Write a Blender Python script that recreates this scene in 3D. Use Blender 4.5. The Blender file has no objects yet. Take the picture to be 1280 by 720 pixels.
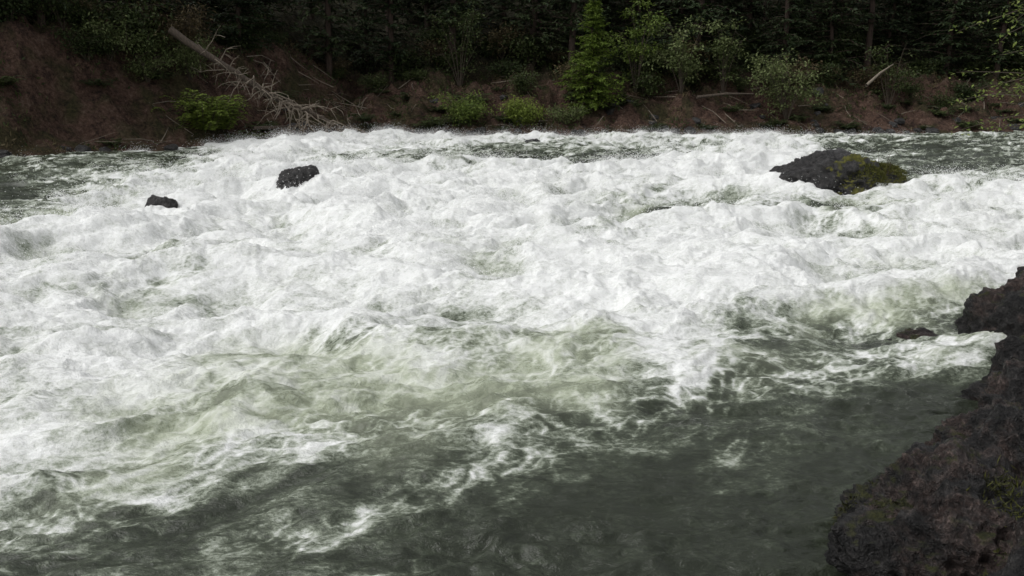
import bpy, math, random
import numpy as np
from mathutils import Vector, noise as mn

random.seed(7)
rng = np.random.default_rng(7)
scene = bpy.context.scene
COL = scene.collection

# ------------------------------------------------------------------ helpers
_perm = rng.permutation(512).astype(np.int64)
_perm = np.concatenate([_perm, _perm, _perm])
_ang = rng.random(512) * 2 * math.pi
_gx, _gy = np.cos(_ang), np.sin(_ang)

def perlin(x, y, seed=0):
    x = x + seed * 17.31; y = y + seed * 9.77
    xi = np.floor(x).astype(np.int64); yi = np.floor(y).astype(np.int64)
    xf = x - xi; yf = y - yi
    u = xf*xf*xf*(xf*(xf*6-15)+10); v = yf*yf*yf*(yf*(yf*6-15)+10)
    def g(ix, iy, dx, dy):
        h = _perm[(_perm[ix & 511] + (iy & 511))]
        return _gx[h]*dx + _gy[h]*dy
    a = g(xi, yi, xf, yf); b = g(xi+1, yi, xf-1, yf)
    c = g(xi, yi+1, xf, yf-1); d = g(xi+1, yi+1, xf-1, yf-1)
    return ((a+(b-a)*u) + ((c+(d-c)*u)-(a+(b-a)*u))*v) * 1.5

def fbm(x, y, o=4, seed=0, gain=.5):
    s = 0; a = 1; n = 0
    for i in range(o):
        s = s + a*perlin(x*2**i, y*2**i, seed+i*3); n += a; a *= gain
    return s/n

def smooth(a, b, x):
    t = np.clip((x-a)/(b-a), 0, 1)
    return t*t*(3-2*t)
def sabs(x, e=.07): return np.sqrt(x*x+e*e)-e*.5

def mesh_np(name, verts, faces, k, smooth_shade=True):
    me = bpy.data.meshes.new(name)
    verts = np.asarray(verts, dtype=np.float32); faces = np.asarray(faces, dtype=np.int32)
    me.vertices.add(len(verts)); me.vertices.foreach_set('co', verts.ravel())
    nf = len(faces)
    me.loops.add(nf*k); me.loops.foreach_set('vertex_index', faces.ravel())
    me.polygons.add(nf)
    me.polygons.foreach_set('loop_start', np.arange(0, nf*k, k, dtype=np.int32))
    me.polygons.foreach_set('loop_total', np.full(nf, k, dtype=np.int32))
    me.update(calc_edges=True)
    me.polygons.foreach_set('use_smooth', np.full(nf, smooth_shade, dtype=bool))
    return me

def add_obj(name, me, mat=None, parent=None, loc=None):
    ob = bpy.data.objects.new(name, me)
    COL.objects.link(ob)
    if mat is not None and me is not None and len(me.materials) == 0:
        me.materials.append(mat)
    if parent: ob.parent = parent
    if loc is not None: ob.location = loc
    return ob

def empty(name, loc=(0, 0, 0)):
    e = bpy.data.objects.new(name, None); COL.objects.link(e); e.location = loc
    e.empty_display_size = .2
    return e

def grid_faces(nr, nc):
    i = np.arange(nr-1)[:, None]*nc + np.arange(nc-1)[None, :]
    return np.stack([i, i+1, i+1+nc, i+nc], -1).reshape(-1, 4)

def leaves(C, D, L, W, up=None):
    """diamond leaves: C centre-base, D direction, L length, W width"""
    n = len(C)
    D = D/np.linalg.norm(D, axis=1, keepdims=True)
    R = rng.normal(size=(n, 3)) if up is None else up + rng.normal(size=(n, 3))*.35
    S = np.cross(D, R); S /= (np.linalg.norm(S, axis=1, keepdims=True)+1e-9)
    N = np.cross(S, D)
    L = np.asarray(L).reshape(-1, 1)*np.ones((n, 1)); W = np.asarray(W).reshape(-1, 1)*np.ones((n, 1))
    v = np.stack([C, C+D*L*.45+S*W*.5, C+D*L-N*L*.12, C+D*L*.45-S*W*.5], 1).reshape(-1, 3)
    f = np.arange(n*4).reshape(-1, 4)
    return v, f

def tube(pts, rads, seg=7):
    pts = [Vector(p) for p in pts]; V = []; F = []
    for i, p in enumerate(pts):
        t = (pts[min(i+1, len(pts)-1)] - pts[max(i-1, 0)]).normalized()
        a = t.cross(Vector((0.13, .31, 1)) if abs(t.z) < .9 else Vector((1, .2, 0))).normalized()
        b = t.cross(a)
        for j in range(seg):
            th = 2*math.pi*j/seg
            V.append(p + (a*math.cos(th)+b*math.sin(th))*rads[i])
    for i in range(len(pts)-1):
        for j in range(seg):
            F.append((i*seg+j, i*seg+(j+1) % seg, (i+1)*seg+(j+1) % seg, (i+1)*seg+j))
    return np.array([tuple(v) for v in V]), np.array(F)

class Geo:
    def __init__(s): s.V = []; s.F = []; s.M = []; s.n = 0
    def add(s, v, f, m=0):
        s.V.append(v); s.F.append(f+s.n); s.M.append(np.full(len(f), m)); s.n += len(v)
    def mesh(s, name, mats, sm=False):
        me = mesh_np(name, np.concatenate(s.V), np.concatenate(s.F), 4, sm)
        for m in mats: me.materials.append(m)
        me.polygons.foreach_set('material_index', np.concatenate(s.M).astype(np.int32))
        return me

# ---------------------------------------------------------------- materials
def newmat(name):
    m = bpy.data.materials.new(name); m.use_nodes = True
    nt = m.node_tree
    b = nt.nodes['Principled BSDF']
    return m, nt, b
def N(nt, t, **kw):
    n = nt.nodes.new(t)
    for k, v in kw.items():
        if k in n.inputs: n.inputs[k].default_value = v
        else: setattr(n, k, v)
    return n
def ramp(nt, stops, fac=None, interp='LINEAR'):
    r = nt.nodes.new('ShaderNodeValToRGB'); cr = r.color_ramp; cr.interpolation = interp
    while len(cr.elements) < len(stops): cr.elements.new(.5)
    for e, (p, c) in zip(cr.elements, stops):
        e.position = p; e.color = (c[0], c[1], c[2], 1) if hasattr(c, '__len__') else (c, c, c, 1)
    if fac is not None: nt.links.new(fac, r.inputs[0])
    return r
def math_n(nt, op, a, b=None, clamp=False):
    m = nt.nodes.new('ShaderNodeMath'); m.operation = op; m.use_clamp = clamp
    for i, v in enumerate((a, b)):
        if v is None: continue
        if isinstance(v, (int, float)): m.inputs[i].default_value = v
        else: nt.links.new(v, m.inputs[i])
    return m.outputs[0]
def mixc(nt, fac, a, b):
    m = nt.nodes.new('ShaderNodeMix'); m.data_type = 'RGBA'
    for idx, v in ((0, fac), (6, a), (7, b)):
        if isinstance(v, (int, float)): m.inputs[idx].default_value = v
        elif isinstance(v, tuple): m.inputs[idx].default_value = (*v, 1)
        else: nt.links.new(v, m.inputs[idx])
    return m.outputs[2]
def noise_n(nt, scale, detail=6, rough=.6, vec=None, dist=0):
    n = N(nt, 'ShaderNodeTexNoise'); n.inputs['Scale'].default_value = scale
    n.inputs['Detail'].default_value = detail; n.inputs['Roughness'].default_value = rough
    n.inputs['Distortion'].default_value = dist
    if vec is not None: nt.links.new(vec, n.inputs['Vector'])
    return n.outputs['Fac']

def leaf_mat(name, c1, c2, c3, trans=.3, rough=.55):
    m, nt, b = newmat(name)
    g = N(nt, 'ShaderNodeNewGeometry'); oi = N(nt, 'ShaderNodeObjectInfo')
    f = math_n(nt, 'ADD', math_n(nt, 'MULTIPLY', g.outputs['Random Per Island'], .6), math_n(nt, 'MULTIPLY', oi.outputs['Random'], .4))
    r = ramp(nt, [(0, c1), (.5, c2), (1, c3)], f)
    nt.links.new(r.outputs[0], b.inputs['Base Color']); b.inputs['Roughness'].default_value = rough
    b.inputs['Specular IOR Level'].default_value = .2
    if trans > 0:
        t = N(nt, 'ShaderNodeBsdfTranslucent'); nt.links.new(r.outputs[0], t.inputs[0])
        mx = N(nt, 'ShaderNodeMixShader'); mx.inputs[0].default_value = trans
        nt.links.new(b.outputs[0], mx.inputs[1]); nt.links.new(t.outputs[0], mx.inputs[2])
        nt.links.new(mx.outputs[0], nt.nodes['Material Output'].inputs[0])
    return m

M_fir = leaf_mat('fir_needles', (.011, .020, .009), (.025, .040, .016), (.05, .068, .026), 0)
M_young = leaf_mat('young_fir_needles', (.06, .10, .02), (.13, .19, .03), (.21, .27, .05), .3)
M_leafdim = leaf_mat('dim_leaves', (.02, .033, .012), (.038, .055, .018), (.075, .095, .03), .15)
M_leafbright = leaf_mat('bright_leaves', (.06, .10, .02), (.12, .17, .035), (.21, .25, .065), .3)
M_leafpale = leaf_mat('pale_leaves', (.05, .072, .025), (.10, .13, .045), (.20, .23, .10), .25)
M_fern = leaf_mat('fern_leaves', (.08, .12, .02), (.15, .20, .035), (.22, .27, .06), .3)
M_dry = leaf_mat('dry_leaves', (.06, .043, .024), (.11, .085, .045), (.18, .155, .08), .2)
M_mossblade = leaf_mat('moss_blades', (.03, .033, .009), (.065, .07, .015), (.12, .12, .028), .2)
M_mossdark = leaf_mat('dark_moss_blades', (.008, .009, .004), (.025, .027, .009), (.07, .07, .02), 0)

def bark(name, a, b_):
    m, nt, b = newmat(name)
    tc = N(nt, 'ShaderNodeTexCoord'); mp = N(nt, 'ShaderNodeMapping'); mp.inputs['Scale'].default_value = (6, 6, 1.2)
    nt.links.new(tc.outputs['Object'], mp.inputs[0])
    n = noise_n(nt, 2.5, 4, .7, mp.outputs[0])
    r = ramp(nt, [(.3, a), (.7, b_)], n); nt.links.new(r.outputs[0], b.inputs['Base Color'])
    b.inputs['Roughness'].default_value = .9
    return m
M_bark = bark('fir_bark', (.018, .012, .009), (.07, .045, .033))
M_dead = bark('dead_wood', (.10, .08, .062), (.32, .27, .21))
M_log = bark('log_bark', (.03, .023, .018), (.13, .10, .075))
M_twig = bark('twig_bark', (.04, .03, .022), (.09, .07, .05))

# terrain
M_ter, nt, b = newmat('bank_soil')
geo = N(nt, 'ShaderNodeNewGeometry'); pos = geo.outputs['Position']
n1 = noise_n(nt, .45, 3, .65, pos, .4); n2 = noise_n(nt, 1.6, 4, .72, pos); n3 = noise_n(nt, 7, 4, .78, pos)
soil = ramp(nt, [(.36, (.014, .010, .008)), (.45, (.06, .036, .027)), (.54, (.13, .078, .057)), (.62, (.20, .135, .105)), (.72, (.32, .26, .21))], math_n(nt, 'ADD', math_n(nt, 'MULTIPLY', n2, .5), math_n(nt, 'MULTIPLY', n3, .5)))
patch = ramp(nt, [(.48, 0.), (.6, 1.)], n1)
green = ramp(nt, [(.35, (.018, .021, .009)), (.7, (.07, .075, .025))], n3)
c = mixc(nt, math_n(nt, 'MULTIPLY', patch.outputs[0], .7), soil.outputs[0], green.outputs[0])
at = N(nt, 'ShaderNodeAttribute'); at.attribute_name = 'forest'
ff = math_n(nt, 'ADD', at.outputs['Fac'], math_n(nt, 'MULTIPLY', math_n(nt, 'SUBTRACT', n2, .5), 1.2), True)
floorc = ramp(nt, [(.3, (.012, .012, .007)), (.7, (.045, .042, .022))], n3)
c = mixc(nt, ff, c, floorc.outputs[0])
nt.links.new(c, b.inputs['Base Color']); b.inputs['Roughness'].default_value = .95
b.inputs['Specular IOR Level'].default_value = .2
bp = N(nt, 'ShaderNodeBump'); bp.inputs['Strength'].default_value = 1; bp.inputs['Distance'].default_value = .3
nt.links.new(n3, bp.inputs['Height']); nt.links.new(bp.outputs[0], b.inputs['Normal'])

def rockmat(name, moss=.5, dark=1., red=0., mossc=((.03, .035, .008), (.10, .11, .02)), wet=.35, sc=1.):
    m, nt, b = newmat(name)
    g = N(nt, 'ShaderNodeNewGeometry'); p = g.outputs['Position']
    a1 = noise_n(nt, 2.2*sc, 4, .65, p, .3); a2 = noise_n(nt, 11*sc, 5, .75, p); a3 = noise_n(nt, 50*sc, 3, .75, p)
    mm = math_n(nt, 'ADD', math_n(nt, 'MULTIPLY', a2, .6), math_n(nt, 'MULTIPLY', a3, .4))
    base = ramp(nt, [(.36, (.004*dark, .004*dark, .0045*dark)), (.5, (.018*dark, .017*dark, .017*dark)), (.64, (.085*dark, .08*dark, .078*dark))], mm)
    redc = ramp(nt, [(.4, (.010, .006, .005)), (.52, (.05, .033, .028)), (.64, (.17, .125, .11))], mm)
    rf = ramp(nt, [(.47, 0.), (.56, 1.)], a1)
    c = mixc(nt, math_n(nt, 'MULTIPLY', rf.outputs[0], red), base.outputs[0], redc.outputs[0])
    sx = N(nt, 'ShaderNodeSeparateXYZ'); nt.links.new(g.outputs['Normal'], sx.inputs[0])
    mf = math_n(nt, 'ADD', math_n(nt, 'MULTIPLY', sx.outputs[2], .55), math_n(nt, 'MULTIPLY', math_n(nt, 'SUBTRACT', noise_n(nt, 3.1*sc, 4, .6, p, .6), .5), 2.2))
    mf = ramp(nt, [(max(.0, .75-moss*.7), 0.), (min(1., .95-moss*.7), 1.)], mf)
    mc = ramp(nt, [(.4, mossc[0]), (.62, mossc[1])], mm)
    c = mixc(nt, mf.outputs[0] if moss > 0 else 0., c, mc.outputs[0])
    nt.links.new(c, b.inputs['Base Color'])
    rr = math_n(nt, 'ADD', math_n(nt, 'MULTIPLY', mf.outputs[0], .5 if moss > 0 else 0.), wet, True)
    nt.links.new(rr, b.inputs['Roughness'])
    bp = N(nt, 'ShaderNodeBump'); bp.inputs['Strength'].default_value = 1.; bp.inputs['Distance'].default_value = .06
    nt.links.new(math_n(nt, 'ADD', a2, math_n(nt, 'MULTIPLY', a3, .5)), bp.inputs['Height']); nt.links.new(bp.outputs[0], b.inputs['Normal'])
    return m
M_rock = rockmat('wet_basalt', 0., 1.1, 0., wet=.3)
M_rockmoss = rockmat('mossy_basalt', .85, 1.0, .0, ((.03, .035, .007), (.18, .17, .025)), wet=.4)
M_bankrock = rockmat('bank_basalt', .30, .6, .7, ((.006, .008, .003), (.045, .047, .012)), wet=.38)
M_bankrock.node_tree.nodes['Principled BSDF'].inputs['Specular IOR Level'].default_value = .35

# water
M_wat, nt, b = newmat('river_water')
geo = N(nt, 'ShaderNodeNewGeometry')
mp = N(nt, 'ShaderNodeMapping'); mp.vector_type = 'POINT'
mp.inputs['Rotation'].default_value = (0, 0, math.radians(-22)); mp.inputs['Scale'].default_value = (.65, 1.1, .9)
nt.links.new(geo.outputs['Position'], mp.inputs[0]); wv = mp.outputs[0]
at = N(nt, 'ShaderNodeAttribute'); at.attribute_name = 'foam'
w1 = noise_n(nt, 5, 5, .75, wv, .3); w2 = noise_n(nt, 30, 4, .8, wv, .2)
fine = math_n(nt, 'ADD', math_n(nt, 'MULTIPLY', math_n(nt, 'SUBTRACT', w1, .5), .9), math_n(nt, 'MULTIPLY', math_n(nt, 'SUBTRACT', w2, .5), .95))
fo = math_n(nt, 'ADD', at.outputs['Fac'], fine, True)
colr = ramp(nt, [(.0, (.026, .031, .021)), (.25, (.052, .062, .043)), (.42, (.14, .16, .12)), (.56, (.33, .36, .30)), (.75, (.64, .655, .625)), (1., (.85, .86, .85))], fo)
atg = N(nt, 'ShaderNodeAttribute'); atg.attribute_name = 'green'
gcol = mixc(nt, math_n(nt, 'MULTIPLY', atg.outputs['Fac'], .85), colr.outputs[0], (.44, .48, .35))
nt.links.new(gcol, b.inputs['Base Color'])
rr = ramp(nt, [(.25, .04), (.5, .35), (.7, .9)], fo); nt.links.new(rr.outputs[0], b.inputs['Roughness'])
b.inputs['IOR'].default_value = 1.33
sp = ramp(nt, [(.3, .6), (.65, .08)], fo); nt.links.new(sp.outputs[0], b.inputs['Specular IOR Level'])
bp = N(nt, 'ShaderNodeBump'); bp.inputs['Strength'].default_value = .85
bd = ramp(nt, [(.15, .55), (.55, 1.)], at.outputs['Fac'])
nt.links.new(math_n(nt, 'MULTIPLY', bd.outputs[0], .06), bp.inputs['Distance'])
nt.links.new(math_n(nt, 'ADD', w1, math_n(nt, 'MULTIPLY', w2, .28)), bp.inputs['Height']); nt.links.new(bp.outputs[0], b.inputs['Normal'])

M_spray, nt, b = newmat('spray_white'); b.inputs['Base Color'].default_value = (.88, .885, .88, 1); b.inputs['Roughness'].default_value = .6

# ------------------------------------------------------------------ terrain
SX = np.array([-90, -45, -26, -19.5, -13.5, -8.5, 0, 8, 31, 90]); SY = np.array([0, 14, 26, 30.5, 38.3, 44.3, 45.3, 46, 51.5, 60])
def shore_y(x):
    return (np.interp(x, SX, SY)+np.interp(x-1.5, SX, SY)+np.interp(x+1.5, SX, SY))/3 + .9*perlin(x/3., x*0+3.3, 5)+.4*perlin(x/.9, x*0+7.3, 6)
def far_d(x, y):
    sl = (np.interp(x+1, SX, SY)-np.interp(x-1, SX, SY))/2
    return (y-shore_y(x))/np.sqrt(1+sl**2)
def far_h(x, y):
    d = far_d(x, y)
    w = smooth(-9, -15, x)
    hl = np.interp(d, [-3, 0, 1.2, 5.0, 9, 60], [-1.3, -.05, .5, 4.9, 6.2, 24])
    hf = np.interp(d, [-3, 0, .8, 6.5, 12, 60], [-1.3, -.1, .3, 3.2, 5.5, 23])
    h = hl*w+hf*(1-w)
    amp = smooth(-.5, 3, d)
    h = h + amp*(fbm(x/2.5, y/2.5, 5, 11)*1.3 + (np.abs(fbm(x/1.1, y/1.1, 4, 21))-.15)*1.1) + smooth(6, 25, d)*fbm(x/12, y/12, 3, 2)*3
    return h
xs = np.linspace(-85, 85, 1000); ys = np.linspace(-2, 105, 620)
X, Y = np.meshgrid(xs, ys)
H = far_h(X, Y)
me = mesh_np('terrain', np.stack([X, Y, H], -1).reshape(-1, 3), grid_faces(len(ys), len(xs)), 4)
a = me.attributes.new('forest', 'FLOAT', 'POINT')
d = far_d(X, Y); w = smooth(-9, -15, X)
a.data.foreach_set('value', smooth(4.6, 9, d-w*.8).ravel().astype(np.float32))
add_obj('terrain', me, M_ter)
def hz(x, y): return float(far_h(np.array([float(x)]), np.array([float(y)]))[0])

# near bank
NX = np.array([-30, -4, 1.0, 1.6, 1.95, 3.0, 4.4, 5.2, 7.0, 9.4, 14, 40]); NY = np.array([2.0, 2.2, 2.4, 2.8, 3.9, 4.8, 6.1, 7.3, 9.6, 13.5, 19.5, 34])
def near_h(x, y):
    s = np.interp(x, NX, NY); sl = (np.interp(x+.3, NX, NY)-np.interp(x-.3, NX, NY))/.6
    e = (s-y)/np.sqrt(1+sl**2)
    h = np.interp(e, [-2, 0, .3, 1.5, 5], [-1.1, -.15, .08, .38, .6])
    return h+smooth(-.5, .6, e)*(fbm(x/.9, y/.9, 5, 31)*.35)+.10*fbm(x/.2, y/.2, 4, 41, .6)
xs = np.linspace(-14, 24, 1000); ys = np.linspace(-6, 24, 800)
X, Y = np.meshgrid(xs, ys)
me = mesh_np('near_bank', np.stack([X, Y, near_h(X, Y)], -1).reshape(-1, 3), grid_faces(len(ys), len(xs)), 4)
add_obj('near_bank', me, M_bankrock)

# -------------------------------------------------------------------- water
Yr = np.array([3.8, 4.28, 4.88, 5.66, 6.69, 7.4, 8.12, 9.1, 10.26, 12, 13.8, 16.3, 19.1, 24.8, 30.7, 37, 43.7])
T = np.array([
 [.32,.35,.35,.34,.26,.2,.14,.08,.04,.02,0,0,0],
 [.5,.45,.44,.44,.38,.32,.24,.16,.1,.05,.02,0,0],
 [.85,.58,.50,.50,.45,.41,.33,.27,.22,.15,.08,.02,0],
 [.95,.86,.60,.5,.46,.45,.38,.36,.32,.25,.18,.1,.05],
 [.85,.95,.82,.68,.6,.57,.54,.56,.52,.40,.28,.22,.15],
 [.85,1,.95,.70,.62,.64,.6,.62,.70,.48,.34,.5,.6],
 [.9,1,1,.98,.88,.8,.78,.8,.78,.68,.48,.42,.25],
 [.95,1,1,1,1,.95,.9,1,.95,.95,.88,.62,.4],
 [.88,.78,.74,.92,1,.92,.92,1,1,1,.97,.9,.9],
 [.9,.84,.76,.86,1,.72,.9,1,.97,.9,.85,.95,1],
 [.95,1,1,1,1,1,1,.58,.85,.97,.75,.85,1],
 [.4,.82,1,1,1,1,1,.85,.35,.33,.5,.82,1],
 [.15,.58,.95,1,1,1,.95,.85,.65,.65,.45,.7,.7],
 [.3,.4,.55,.8,.8,1,1,.75,.95,1,.35,.4,.55],
 [.5,.3,.3,.8,.55,.4,.25,.15,.45,.95,.45,.25,.3],
 [.2,.3,.5,.95,.8,.65,.4,.55,.5,.7,.3,.25,.35],
 [.1,.2,.3,.6,.75,.8,.75,.7,.6,.65,.45,.4,.35]])
ch, sh = .9715, .2368
nr, nc = 1150, 1350
yy = np.exp(np.linspace(math.log(1.6), math.log(60), nr))
cc = np.linspace(-.98, .98, nc)
Yg, Cg = np.meshgrid(yy, cc, indexing='ij')
Xg = Cg*(Yg*ch+2.5*sh)
lx = Xg+fbm(Xg/3, Yg/3, 3, 61)*1.2*np.clip(Yg/12, .3, 1.5); ly = Yg*(1+.12*fbm(Xg/2.2, Yg/2.2, 3, 71))
def chart(x, y):
    c = x/(y*ch+2.5*sh)
    r = np.interp(np.log(np.clip(y, 1, 60)), np.log(Yr), np.arange(len(Yr)))
    q = np.clip((c+.637)/1.274*12, 0, 12)
    r0 = np.clip(np.floor(r).astype(int), 0, len(Yr)-2); q0 = np.clip(np.floor(q).astype(int), 0, 11)
    fr = r-r0; fq = q-q0; fr = fr*fr*(3-2*fr); fq = fq*fq*(3-2*fq)
    return (T[r0, q0]*(1-fr)+T[r0+1, q0]*fr)*(1-fq)+(T[r0, q0+1]*(1-fr)+T[r0+1, q0+1]*fr)*fq
base = chart(lx, ly)
fa = math.radians(206)
fdx, fdy = math.cos(fa), math.sin(fa)
S = Xg*fdx+Yg*fdy; Tt = -Xg*fdy+Yg*fdx
wx = fbm(Xg/1.6, Yg/1.6, 3, 81)*.5; wy = fbm(Xg/1.6, Yg/1.6, 3, 91)*.5
S2 = S+wx; T2 = Tt+wy
ag = np.maximum(smooth(.1, .85, base), .4*smooth(10, 20, Yg))*np.clip(.66+Yg/38, 0, 1.45)
big = 1-sabs(perlin(S2/3.2, T2/2.4, 1), .12)*2.6
big2 = perlin(S/5., Tt/3.2, 4)
med = .5-sabs(perlin(S2/1.4, T2/1.0, 2), .1)*1.9
medb = sabs(perlin(S2/1.0, T2/.7, 22), .1)*2-.4
sm = perlin(S2/.55, T2/.36, 3)
fi = perlin(S2/.27, T2/.17, 6)
mi = perlin(S2/.12, T2/.08, 7)
hgt = ag*(.26*big+.28*big2+.13*med+.07*medb+.045*sm+.032*fi+.022*mi)
chop = .55+.8*smooth(-.35, .4, fbm(Xg/2.4, Yg/1.2, 3, 55))
ca = math.radians(190); cx, cy = math.cos(ca), math.sin(ca)
Sc = Xg*cx+Yg*cy; Tc = -Xg*cy+Yg*cx
u1 = Sc+fbm(Xg/.7, Yg/.5, 3, 56)*.25; v1 = Tc+fbm(Xg/.7, Yg/.5, 3, 57)*.12
calm = .05*perlin(Sc/1.9, Tc/.9, 12)+chop*(.040*perlin(u1/.95, v1/.36, 13)+.018*(.4-1.6*sabs(perlin(u1/.7, v1/.26, 18), .05))+.024*perlin(u1/.36, v1/.15, 14)+.012*(.4-1.6*sabs(perlin(u1/.3, v1/.12, 19), .04))+.011*perlin(u1/.16, v1/.07, 15)+.005*perlin(Sc/.08, Tc/.04, 16))
hgt = hgt+calm*1.1
def bump(x0, y0, rx, ry, a_):
    return a_*np.exp(-((Xg-x0)/rx)**2-((Yg-y0)/ry)**2)
hgt += bump(-8.3, 33, 1.6, 1.2, .35)+bump(5.8, 21.2, 1.6, .8, .3)+bump(-5.9, 21.8, .8, .4, .12)
hgt += bump(-4.9, 20.3, .5, .35, .12)
hgt -= bump(-7.2, 16.2, .8, .7, .10)+bump(-5.6, 20.2, .8, .6, .06)
base = np.clip(base+bump(-8.3, 33, 1.8, 1.2, .4)+bump(6., 20.8, 1.5, .8, .5)+bump(8.3, 19.3, 2.2, .6, .35)+bump(-6.2, 20.6, 1.2, .9, .3), 0, 1.1)
edge = smooth(.2, 2.5, -far_d(Xg, Yg))
hgt = hgt*(.45+.55*edge)
fn = .5*fbm(S2/1.7, T2/.9, 4, 101)+.45*fbm(S2/.5, T2/.28, 4, 111, .6)
def ridge(u, v, sd): return np.clip(1-np.abs(perlin(u, v, sd))*3.2, 0, 1)
wl = fbm(Xg/.5, Yg/.5, 3, 151)*.25
lace = np.maximum(ridge((S2+wl)/1.3, (T2+wl)/.5, 121)**2, .9*ridge((S2+wl)/.55, (T2-wl)/.27, 122)**2)*.7+.5*ridge((S+wl)/.2, (Tt+wl)/.12, 123)
lace *= smooth(-.4, .3, fbm(S2/2.2, T2/.7, 3, 141)+base*.6-.2)
cav = .26*big+.26*big2+.2*med+.13*medb+.05*sm
crest_shade = ag*(cav*.58)  # thinner foam in troughs, also shading put into colour: greyer lows, whiter crests
foam = base*1.02-.16+fn*(.5+.6*np.clip(1-np.abs(base-.5)*1.6, 0, 1))+crest_shade+lace*.52*smooth(.0, .35, base)*(1-smooth(.6, .95, base)*.8)
foam = np.clip(foam, 0, .97)
greenm = smooth(.1, .5, fbm(Xg/2.4+5, Yg/2.4, 3, 131)+.22)*smooth(.35, .6, base)*smooth(1.1, .6, base+crest_shade)*smooth(24, 13, Yg)
greenm = np.clip(greenm*(.7+.7*fn)-.9*np.clip(foam-.75, 0, 1), 0, 1)
V = np.stack([Xg, Yg, hgt], -1).reshape(-1, 3)
me = mesh_np('river_water', V, grid_faces(nr, nc), 4)
for nme, arr in (('foam', foam), ('green', greenm)):
    a = me.attributes.new(nme, 'FLOAT', 'POINT'); a.data.foreach_set('value', arr.ravel().astype(np.float32))
add_obj('river_water', me, M_wat)

# spray
prob = (np.clip(foam-.6, 0, 1)*np.clip(med*.6+medb*.4+sm*.3+big*.5, 0, 2)**2.5*(Yg*Yg)*(Yg > 8)*(Yg < 46)*(np.abs(Cg) < .72)).ravel()
prob /= prob.sum()
idx = rng.choice(len(prob), 4200, p=prob)
K = 44
C = np.repeat(V[idx], K, 0); n = len(C)
sc_ = np.repeat(rng.uniform(.4, 1.8, len(idx)), K)[:, None]
off = rng.normal(size=(n, 3))*np.array([.22, .13, .11])*sc_; off[:, 2] = np.abs(off[:, 2])
C = C+off
keep = np.ones(n, bool)
for (rx_, ry_, rr_) in ((-5.4, 20.9, 1.0), (-7.2, 16.4, 1.1), (8.2, 20.4, 1.9), (5.2, 7.9, 1.2), (1.0, 38.5, .8)):
    keep &= ((C[:, 0]-rx_)**2+(C[:, 1]-ry_)**2) > rr_**2
keep &= ~((np.abs(C[:, 0]/np.maximum(C[:, 1], 1)+.434) < .035) & (C[:, 1] > 14) & (C[:, 1] < 16.6))
C = C[keep]; n = len(C)
r = rng.uniform(.0015, .0055, n)*np.clip(C[:, 1]/10, .7, 1.7)
o = np.array([[1.6, .6, 0], [-1.6, -.6, 0], [0, 1, 0], [0, -1, 0], [0, 0, 1], [0, 0, -1]])
f8 = np.array([[0, 2, 4], [2, 1, 4], [1, 3, 4], [3, 0, 4], [2, 0, 5], [1, 2, 5], [3, 1, 5], [0, 3, 5]])
SV = (C[:, None, :]+o[None]*r[:, None, None]).reshape(-1, 3)
SF = (f8[None]+(np.arange(n)*6)[:, None, None]).reshape(-1, 3)
add_obj('water_spray', mesh_np('water_spray', SV, SF, 3), M_spray)

# -------------------------------------------------------------------- rocks
import bmesh
def rock(name, loc, size, mat, seed, facets=14, rough=.12, rot=0, sub=6, parent=None, cut=.72):
    bm = bmesh.new(); bmesh.ops.create_icosphere(bm, subdivisions=sub, radius=1)
    rnd = random.Random(seed)
    pl = []
    for i in range(facets):
        v = Vector((rnd.gauss(0, 1), rnd.gauss(0, 1), rnd.gauss(0, 1))).normalized(); pl.append((v, rnd.uniform(cut, 1.0)))
    so = Vector((seed*3.7, seed*1.3, seed*.7))
    for v in bm.verts:
        dn = v.co.normalized(); rr = 1.15
        for nrm, dd in pl:
            q = dn.dot(nrm)
            if q > .05: rr = min(rr, dd/q)
        rr += rough*1.3*mn.noise(dn*1.7+so)+rough*.8*mn.noise(dn*4+so)+rough*.5*mn.noise(dn*9+so)+rough*.3*mn.noise(dn*20+so)+rough*.16*mn.noise(dn*45+so)
        v.co = Vector((dn.x*size[0], dn.y*size[1], dn.z*size[2]))*rr
    me = bpy.data.meshes.new(name); bm.to_mesh(me); bm.free()
    for p in me.polygons: p.use_smooth = True
    ob = add_obj(name, me, mat, parent, loc); ob.rotation_euler = (0, 0, rot)
    return ob

rock('river_boulder', (-5.4, 20.7, .16), (.54, .45, .48), M_rock, 3, 12, .12, .4)
rock('river_boulder', (-7.2, 16.5, .10), (.3, .3, .36), M_rock, 8, 12, .1, .9)
rock('river_boulder', (1.0, 38.5, .05), (.42, .36, .32), M_rock, 18, 12, .1, .9)
e = empty('mossy_river_rock', (8.2, 20.6, 0))
rock('main_rock', (-.35, 0, .16), (1.15, .85, .94), M_rock, 21, 14, .14, .2, 6, e)
rock('moss_lobe', (.3, -.5, .16), (.95, .6, .68), M_rockmoss, 24, 12, .18, .5, 6, e)
rock('low_lobe', (1.25, .1, .24), (.8, .5, .44), M_rockmoss, 27, 12, .16, .5, 5, e)
g = Geo()
for i in range(9):
    x = rng.uniform(.8, 1.35); y = rng.uniform(-.2, .3); hh = rng.uniform(.25, .8)
    v, f = tube([(x, y, .45), (x+rng.normal()*.03, y, .45+hh*.6), (x+rng.normal()*.08, y, .45+hh)], [.012, .008, .003], 4); g.add(v, f)
n = 5200
th = rng.uniform(0, 6.28, n); rr = np.sqrt(rng.random(n))
C = np.stack([.3+.84*rr*np.cos(th), -.5+.52*rr*np.sin(th), .16+.68*np.sqrt(np.clip(1-rr**2, 0, 1))*.92], -1)
C[n//2:, 0] += .9; C[n//2:, 1] += .55; C[n//2:, 2] -= .08
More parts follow.
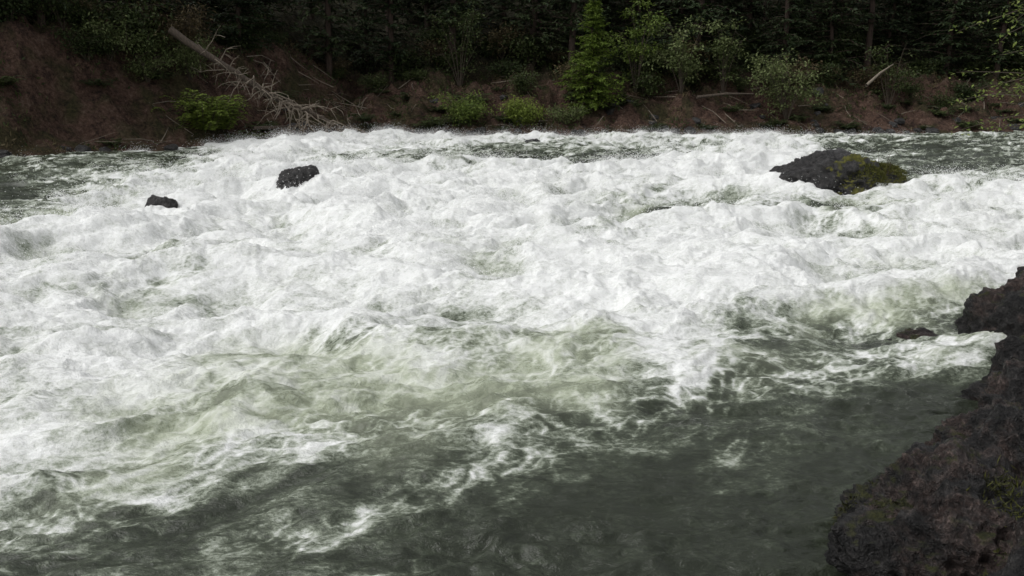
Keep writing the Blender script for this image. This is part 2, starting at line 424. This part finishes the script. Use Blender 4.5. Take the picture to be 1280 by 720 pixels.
keep = perlin(C[:, 0]*2., C[:, 1]*2., 6) > -.25; C = C[keep]; n = len(C)
v, f = leaves(C, rng.normal(size=(n, 3))*.7+np.array([0, -.1, .6]), rng.uniform(.04, .1, n), .025); g.add(v, f, 1)
add_obj('moss_tufts', g.mesh('moss_tufts', [M_twig, M_mossblade]), None, e)

# near bank boulders
specs = [((2.42, 3.95, .0), (.68, .56, .52), 41, 7), ((2.6, 3.1, .1), (.8, .65, .5), 42, 6), ((3.15, 4.6, .0), (.56, .5, .5), 47, 7),
         ((3.8, 5.2, .0), (.62, .55, .56), 43, 7), ((4.45, 6.05, .0), (.62, .56, .56), 44, 6), ((5.3, 7.85, .0), (.62, .55, .70), 45, 6), ((6.3, 8.6, .1), (.7, .6, .6), 46, 6),
         ((4.7, 5.0, .2), (.7, .6, .5), 48, 6), ((3.7, 4.1, .2), (.6, .5, .4), 49, 6), ((4.35, 8.1, -.14), (.36, .3, .2), 50, 5), ((4.75, 6.9, -.05), (.4, .35, .25), 51, 5)]
for (l, s, sd, sb) in specs:
    rock('bank_boulder', l, s, M_bankrock, sd, 11, .18, sd*.7, sb, None, .76)
g = Geo()
for (l, s, sd, sb) in specs[:9]:
    n = 4000
    th = rng.uniform(0, 6.28, n); ph = rng.uniform(.05, 1.5, n)
    C = np.stack([l[0]+s[0]*np.cos(th)*np.sin(ph)*.94, l[1]+s[1]*np.sin(th)*np.sin(ph)*.94, l[2]+s[2]*np.cos(ph)*.94], -1)
    nn = fbm(C[:, 0]*2.6, C[:, 1]*2.6+C[:, 2]*2, 3, 8)
    C = C[nn > .03]
    v, f = leaves(C, rng.normal(size=(len(C), 3))*.8+np.array([0, 0, .3]), rng.uniform(.015, .045, len(C)), rng.uniform(.006, .014, len(C))); g.add(v, f, 0)
for (tx, ty, tz, m) in [(2.62, 3.55, .5, 160), (2.8, 3.85, .48, 110), (2.5, 3.7, .48, 90), (2.9, 3.3, .5, 120), (3.2, 4.4, .45, 90)]:
    C = np.array([tx, ty, tz])+rng.normal(size=(m, 3))*np.array([.11, .11, .03])
    v, f = leaves(C, rng.normal(size=(m, 3))*.7+np.array([0, 0, .6]), rng.uniform(.03, .07, m), .007); g.add(v, f, 1)
add_obj('moss_clumps', g.mesh('moss_clumps', [M_mossdark, M_mossblade]))

# ------------------------------------------------------------------ conifers
def conifer_geo(H, R, seed, first=.12, dens=1., tw=.5, per=6, lay=2):
    rr = np.random.default_rng(seed); g = Geo()
    npt = 8
    pts = [(rr.normal()*.05*i, rr.normal()*.05*i, H*i/(npt-1)) for i in range(npt)]; pts[0] = (0, 0, -.6)
    v, f = tube(pts, [H*.014*(1-.93*i/(npt-1)) for i in range(npt)], 9); g.add(v, f, 0)
    Cs = []; Ds = []; Ls = []
    z = H*first
    while z < H*.985:
        t = z/H
        prof = min(1, (1-t)*1.25)*(.75+.25*min(1, (t-first)/.15+.3))
        for k in range(per):
            if rr.random() < .15: continue
            az = rr.uniform(0, 6.283); L = R*prof*rr.uniform(.6, 1.1)+.1
            drop = rr.uniform(.05, .35)*(1-t)
            d = np.array([math.cos(az), math.sin(az), 0])
            zz = z+rr.normal()*.12
            m = max(3, int(L/.3*dens))
            us = np.linspace(.1, 1, m)
            P = d[None]*(us*L)[:, None]+np.array([0, 0, zz])+np.stack([us*0, us*0, .18*L*us-drop*L*us**2*1.6], -1)
            vv, ff = tube([P[0]-d*L*.1, P[m//2], P[-1]], [.03*L/2+.008, .018*L/2+.005, .004], 3); g.add(vv, ff, 0)
            sd = np.array([-d[1], d[0], 0])
            for s_ in (-1, 1):
                dd = d[None]*.75+s_*sd[None]*rr.uniform(.5, 1.1, (m, 1))+np.array([0, 0, -.18])+rr.normal(size=(m, 3))*.18
                Cs.append(P); Ds.append(dd); Ls.append((tw*(1.15-us*.55))*rr.uniform(.6, 1.3, m))
            Cs.append(P); Ds.append(d[None]+rr.normal(size=(m, 3))*.25+np.array([0, 0, -.1])); Ls.append(np.full(m, tw*.7))
        z += rr.uniform(.3, .5)/max(dens, .5)*(H/20)**.5
    Cs = np.concatenate(Cs); Ds = np.concatenate(Ds); Ls = np.concatenate(Ls)
    Ds = Ds/np.linalg.norm(Ds, axis=1, keepdims=True)
    upv = np.tile(np.array([0, 0, 1.]), (len(Cs), 1))
    for fr, ws in ((0, .34), (.35, .28), (.1, .2))[:lay]:
        jit = rr.normal(size=Ds.shape)*.28
        v, f = leaves(Cs+Ds*(Ls*fr)[:, None], Ds+jit, Ls*.8, Ls*ws, upv); g.add(v, f, 1)
    return g

fvar = []
for i in range(6):
    g = conifer_geo([15, 17, 13, 18, 11, 15][i], [2.7, 3.0, 2.8, 3.0, 2.5, 2.4][i], 100+i, [.05, .08, .04, .2, .03, .1][i], 1., .5)
    fvar.append(g.mesh('fir_var', [M_bark, M_fir]))
forest = empty('distant_forest')
placed = []
tries = 0
while len(placed) < 88 and tries < 5000:
    tries += 1
    x = rng.uniform(-46, 52); dd = 6.6+abs(rng.normal())*6.5
    y = float(shore_y(np.array([x]))[0])+dd
    if any((x-p[0])**2+(y-p[1])**2 < 2.7**2 for p in placed): continue
    if y < 14: continue
    placed.append((x, y))
    ob = add_obj('fir', fvar[rng.integers(6)], None, forest, (x, y, hz(x, y)-.2))
    s = rng.uniform(.75, 1.15); ob.scale = (s, s, s*rng.uniform(.9, 1.1)); ob.rotation_euler = (rng.normal()*.02, rng.normal()*.02, rng.uniform(0, 6.28))

# -------------------------------------------------------------------- shrubs
def shrub_geo(R, Hh, seed, nst=9, nleaf=1400, leafL=.12, leafW=.06, clump=.28, matl=None, spread=1., nclump=None):
    rr = np.random.default_rng(seed); g = Geo()
    tips = []
    for i in range(nst):
        az = rr.uniform(0, 6.283); out = R*rr.uniform(.3, 1)*spread; hh = Hh*rr.uniform(.45, 1)
        p = np.array([[0, 0, -.2], [out*.35*math.cos(az), out*.35*math.sin(az), hh*.5], [out*.75*math.cos(az+.2), out*.75*math.sin(az+.2), hh*.85], [out*math.cos(az+.25), out*math.sin(az+.25), hh*rr.uniform(.8, 1.)]])
        v, f = tube(p, [.03, .022, .012, .004], 5); g.add(v, f, 0)
        for k in range(7):
            u = rr.uniform(.25, 1)
            j = min(2, int(u*3)); q = p[j]+(p[j+1]-p[j])*(u*3-j)
            e_ = q+rr.normal(size=3)*np.array([.3, .3, .22])*R*.8
            v, f = tube([q, (q+e_)/2+[0, 0, .05], e_], [.01, .007, .003], 4); g.add(v, f, 0)
            tips.append(e_); tips.append((q+e_)/2)
    tips = np.array(tips)
    if nclump: tips = tips[rr.choice(len(tips), min(nclump, len(tips)), replace=False)]
    id_ = rr.integers(0, len(tips), nleaf)
    C = tips[id_]+rr.normal(size=(nleaf, 3))*np.array([clump, clump, clump*.45])
    C[:, 2] = np.maximum(C[:, 2], .02)
    D = (C-tips[id_])*1.5+rr.normal(size=(nleaf, 3))*.3+np.array([0, 0, -.08])
    v, f = leaves(C, D, rr.uniform(.6, 1.3, nleaf)*leafL, rr.uniform(.7, 1.2, nleaf)*leafW, np.tile(np.array([0, 0, 1.]), (nleaf, 1)))
    g.add(v, f, 1)
    return g

def fern_geo(R, seed, nfr=60, lift=1.):
    rr = np.random.default_rng(seed); g = Geo()
    for i in range(nfr):
        az = rr.uniform(0, 6.283); L = R*rr.uniform(.6, 1.2); up = rr.uniform(.5, 1.1)*lift
        o0 = np.array([rr.normal()*.3*R, rr.normal()*.3*R, 0])
        us = np.linspace(.1, 1, 16)
        P = o0+np.stack([np.cos(az)*us*L, np.sin(az)*us*L, L*(up*1.5*us-up*1.1*us**2)], -1)
        v, f = tube([P[0], P[8], P[-1]], [.01, .007, .003], 3)
        g.add(v, f, 0)
        sd = np.array([-math.sin(az), math.cos(az), 0])
        for s_ in (-1, 1):
            D = s_*sd[None]+np.array([math.cos(az)*.4, math.sin(az)*.4, -.1])+rr.normal(size=(16, 3))*.1
            v, f = leaves(P, D, (.22*R*(1.15-us)+.03), .07*R, np.tile(np.array([0, 0, 1.]), (16, 1))); g.add(v, f, 1)
    return g

def put(name, g, mats, x, y, z=None, rot=0., s=1.):
    me = g if isinstance(g, bpy.types.Mesh) else g.mesh(name, mats)
    ob = add_obj(name, me, None, None, (x, y, hz(x, y) if z is None else z)); ob.rotation_euler = (0, 0, rot); ob.scale = (s, s, s)
    return ob

# understory mass
under = empty('undergrowth')
uv = [shrub_geo(1.2, 1.6, 200+i, 9, 1700, .17, .09, .27).mesh('bush_var', [M_twig, (M_leafdim, M_leafdim, M_leafdim, M_leafdim, M_dry)[i]]) for i in range(5)]
fvr = [fern_geo(.75, 220+i, 28).mesh('fern_var', [M_twig, M_leafdim]) for i in range(3)]
for i in range(230):
    x = rng.uniform(-40, 44); dd = rng.uniform(4.0, 13) if i % 4 else rng.uniform(.8, 4)
    y = float(shore_y(np.array([x]))[0])+dd*(1.5 if x < -9 else 1)
    ob = add_obj('bush', uv[rng.integers(5)] if (i % 4 and rng.random() < .75) else fvr[rng.integers(3)], None, under, (x, y, hz(x, y)-.05))
    s = rng.uniform(.5, 1.35); ob.scale = (s, s, s*rng.uniform(.7, 1.2)); ob.rotation_euler = (0, 0, rng.uniform(0, 6))
nb = 90000
bx = rng.uniform(-40, 48, nb); bd = rng.uniform(.3, 9, nb)
by = shore_y(bx)+bd*np.where(bx < -9, 1.5, 1.)
msk = fbm(bx/3.2, by/2.2, 4, 160)+fbm(bx/.7, by/.7, 2, 170)*.5+(bd-4)*.05 > .09
bx, by = bx[msk], by[msk]; m = len(bx)
C = np.stack([bx, by, far_h(bx, by)-.02], -1)
dry = fbm(bx/2., by/2., 2, 180)+rng.normal(size=m)*.15 > .12
g = Geo()
for sel, mi_ in ((~dry, 0), (dry, 1)):
    k = int(sel.sum())
    v, f = leaves(C[sel], rng.normal(size=(k, 3))*.6+np.array([0, -.2, .5]), rng.uniform(.08, .32, k), rng.uniform(.03, .09, k)); g.add(v, f, mi_)
add_obj('bank_grass', g.mesh('bank_grass', [M_leafdim, M_dry]))
g = Geo()
for i in range(190):
    x = rng.uniform(-30, 36) if i % 3 else rng.uniform(-17, -8); y = float(shore_y(np.array([x]))[0])+rng.uniform(.3, 6)*(1.5 if x < -9 else 1)
    a_ = rng.uniform(0, 6.28); L = rng.uniform(.4, 2.0); x2, y2 = x+math.cos(a_)*L, y+math.sin(a_)*L
    xm, ym = (x+x2)/2+rng.normal()*.08, (y+y2)/2
    r0 = rng.uniform(.01, .03)
    z0, zm, z2 = hz(x, y)+.05, hz(xm, ym)+.10, hz(x2, y2)+rng.uniform(.05, .3)
    if abs(z2-z0) > .9*L: continue
    v, f = tube([(x, y, z0), (xm, ym, max(zm, (z0+z2)/2)), (x2, y2, z2)], [r0, r0*.8, r0*.3], 5); g.add(v, f, 0)
add_obj('fallen_sticks', g.mesh('fallen_sticks', [M_dead]))

# featured plants on the far bank
g = conifer_geo(6.4, 1.9, 301, .03, 1.5, .36, 7, 3); put('young_fir_tree', g, [M_bark, M_young], 4.7, 48.8)
put('green_shrub', shrub_geo(1.35, 1.5, 311, 12, 3400, .15, .08, .25), [M_twig, M_leafbright], -2.9, 46.6)
put('green_shrub', shrub_geo(1.2, 1.4, 312, 12, 3200, .15, .08, .24), [M_twig, M_fern], .5, 46.8)
put('green_shrub', shrub_geo(.9, 1.0, 313, 10, 1600, .14, .07, .24), [M_twig, M_leafpale], 3.0, 47.2)
put('vine_maple', shrub_geo(1.9, 5.2, 321, 9, 2000, .2, .13, .28, None, 1, 44), [M_twig, M_leafpale], 10.3, 50.3)
put('vine_maple', shrub_geo(1.5, 6.0, 322, 8, 1500, .2, .13, .26, None, 1, 36), [M_twig, M_leafbright], 7.6, 50.8)
put('vine_maple', shrub_geo(1.4, 5.0, 323, 8, 1200, .2, .13, .26, None, 1, 30), [M_twig, M_leafpale], 13.2, 51.8)
put('vine_maple', shrub_geo(2.3, 4.4, 324, 12, 2700, .18, .11, .3, None, 1, 56), [M_twig, M_leafpale], 16.8, 50.2)
put('vine_maple', shrub_geo(2.0, 5.0, 325, 8, 1300, .18, .11, .3, None, 1, 40), [M_twig, M_leafdim], 24.5, 53.6)
put('vine_maple', shrub_geo(1.8, 5.0, 326, 8, 1500, .18, .11, .3, None, 1, 40), [M_twig, M_leafdim], -3.2, 51)
# left bank plants
put('fern_bush', fern_geo(1.25, 331, 170, 2.1), [M_twig, M_fern], -14.4, 39.3, None, 0, 1.15)
put('fern_bush', fern_geo(.8, 332, 60, 1.4), [M_twig, M_leafpale], -12.9, 39.9)
put('dry_shrub', shrub_geo(1.3, 3.2, 333, 12, 2400, .2, .06, .28), [M_twig, M_dry], -16.4, 41.2)
put('dry_shrub', shrub_geo(1.2, 2.2, 335, 12, 2400, .2, .06, .28), [M_twig, M_leafpale], -15.9, 40.9)
put('dry_shrub', shrub_geo(1.0, 1.4, 334, 12, 1300, .18, .05, .25), [M_twig, M_leafpale], -17.2, 39.2)
for i, (x, y) in enumerate([(-22.5, 36.3), (-20, 37.6), (-24.5, 34.4), (-18.6, 38.6), (-21.5, 36.2), (-19, 37.4), (-23.5, 37.5), (-17.3, 39.8)]):
    put('bank_shrub', shrub_geo(1.5, 1.9, 340+i, 10, 2300, .17, .08, .28), [M_twig, (M_leafdim, M_leafdim, M_dry, M_leafpale)[i % 4]], x, y, None, 0, .75+.08*(i % 5))

# ------------------------------------------------------------- fallen tree
g = Geo(); rr = np.random.default_rng(5)
A = np.array([-16.0, 39.4, 5.4]); B = np.array([-7.2, 41.6, .3])
us = np.linspace(0, 1, 14); P = A+(B-A)*us[:, None]+np.stack([us*0, us*0, -.6*np.sin(us*math.pi)+.06*rr.normal(size=14)], -1)
v, f = tube(P, .18*(1-us*.7), 10); g.add(v, f, 0)
def spray_roots(cnt, u0, u1, Lm, thick, down):
    for i in range(cnt):
        u = rr.uniform(u0, u1); q = A+(B-A)*u+np.array([0, 0, -.6*math.sin(u*math.pi)])
        L = rr.uniform(.4, 1.)*Lm*(1.1-u*.5); d = np.array([rr.normal()*.7, -abs(rr.normal())*.6, rr.normal()*.7+.15]); d /= np.linalg.norm(d)
        pts = [q]
        for k in range(6):
            d = d+rr.normal(size=3)*.22+np.array([0, 0, -down]); d /= np.linalg.norm(d); pts.append(pts[-1]+d*L/6)
        v, f = tube(pts, [thick*t for t in (1, .85, .65, .5, .35, .22, .1)], 5); g.add(v, f, 1)
        for k in range(3):
            q2 = pts[rr.integers(1, 6)]; d2 = d+rr.normal(size=3)*.7; d2 /= np.linalg.norm(d2)
            v, f = tube([q2, q2+d2*L*.15, q2+d2*L*.3+np.array([0, 0, -.06])], [thick*.4, thick*.3, .004], 4); g.add(v, f, 1)
spray_roots(34, .15, .95, 2.2, .036, .14)
spray_roots(34, .38, .72, 3.0, .045, .2)
add_obj('fallen_tree', g.mesh('fallen_tree', [M_log, M_dead], True))
for i, (a_, b_) in enumerate([((21.5, 50.3, 2.9), (24.0, 52.5, 4.2)), ((-12.5, 39.6, .8), (-9.0, 44.0, .6)), ((11, 49.2, 2.2), (14.5, 49.6, 2.4))]):
    v, f = tube([a_, tuple((np.array(a_)+np.array(b_))/2+[0, 0, .1]), b_], [.09, .07, .03], 8); g = Geo(); g.add(v, f, 0)
    add_obj('driftwood_log', g.mesh('driftwood_log', [M_dead if i == 0 else M_log], True))
g = empty('shore_stones')
stm = []
for i in range(3):
    o_ = rock('stone', (0, -100, -50), (1, 1, .7), M_rock, 60+i, 12, .12, 0, 4, g); stm.append(o_.data); bpy.data.objects.remove(o_)
for i in range(240):
    x = rng.uniform(-34, 40); y = float(shore_y(np.array([x]))[0])+rng.normal()*.5+.2 + (rng.random() < .3)*rng.uniform(0, 4)
    ob = add_obj('stone', stm[i % 3], None, g, (x, y, hz(x, y))); s = rng.uniform(.08, .4); ob.scale = (s, s, s); ob.rotation_euler = (0, 0, rng.uniform(0, 6))

# ------------------------------------------------- sapling on the near bank
g = Geo(); rr = np.random.default_rng(77)
bx, by, bz = 9.75, 14.2, .2
tp = [(bx, by, bz-.4), (bx-.05, by, 1.8), (bx-.25, by+.1, 3.3), (bx-.3, by, 5.0), (bx-.5, by, 6.5)]
v, f = tube(tp, [.09, .075, .055, .035, .01], 8); g.add(v, f, 0)
Cs = []; Ds = []
for i in range(46):
    z = rr.uniform(1.7, 6.2); L = rr.uniform(.8, 2.2); az = rr.uniform(0, 6.283) if i % 3 == 0 else math.pi+rr.normal()*.5
    d = np.array([math.cos(az), math.sin(az), .25]); q = np.array([np.interp(z, [1.8, 3.3, 5, 6.5], [t[0] for t in tp[1:]]), by, z]); pts = [q]
    for k in range(6):
        d = d+rr.normal(size=3)*.12+np.array([0, 0, -.07]); d /= np.linalg.norm(d); pts.append(pts[-1]+d*L/6)
        if k > 0:
            for m in range(9):
                Cs.append(pts[-1]+rr.normal(size=3)*np.array([.09, .09, .05])); Ds.append(rr.normal(size=3)*np.array([1, 1, .4])+d*.5)
    v, f = tube(pts, [.018, .015, .012, .009, .007, .005, .003], 5); g.add(v, f, 0)
Cs = np.array(Cs); Ds = np.array(Ds)
v, f = leaves(Cs, Ds, rr.uniform(.05, .1, len(Cs)), rr.uniform(.03, .05, len(Cs)), np.tile(np.array([0, 0, 1.]), (len(Cs), 1))); g.add(v, f, 1)
add_obj('alder_sapling', g.mesh('alder_sapling', [M_twig, M_leafbright]))

# ------------------------------------------------------------ light & camera
w = bpy.data.worlds.new('World'); scene.world = w; w.use_nodes = True
nt = w.node_tree; bg = nt.nodes['Background']
SUN_EL, SUN_AZ = 54, -108
sky = nt.nodes.new('ShaderNodeTexSky'); sky.sky_type = 'NISHITA'; sky.sun_disc = False
sky.sun_elevation = math.radians(SUN_EL); sky.sun_rotation = math.radians(SUN_AZ); sky.dust_density = 3; sky.air_density = 1
hs = nt.nodes.new('ShaderNodeHueSaturation'); hs.inputs['Saturation'].default_value = .08
nt.links.new(sky.outputs[0], hs.inputs['Color']); nt.links.new(hs.outputs[0], bg.inputs[0]); bg.inputs[1].default_value = .15
sd = bpy.data.lights.new('sun', 'SUN'); sd.energy = 1.1; sd.angle = math.radians(35); sd.color = (1, .985, .96)
so = bpy.data.objects.new('sun', sd); COL.objects.link(so)
el, az = math.radians(SUN_EL), math.radians(SUN_AZ)
dirv = Vector((math.sin(az)*math.cos(el), math.cos(az)*math.cos(el), math.sin(el)))
so.rotation_euler = dirv.to_track_quat('Z', 'Y').to_euler()

cam = bpy.data.cameras.new('camera'); co = bpy.data.objects.new('camera', cam); COL.objects.link(co)
co.location = (0, 0, 2.5); co.rotation_euler = (math.radians(90-13.7), 0, 0)
cam.sensor_width = 36; cam.lens = 36*1005/1280; cam.clip_end = 500; cam.clip_start = .05
scene.camera = co
scene.view_settings.view_transform = 'Standard'; scene.view_settings.look = 'None'; scene.view_settings.exposure = 0
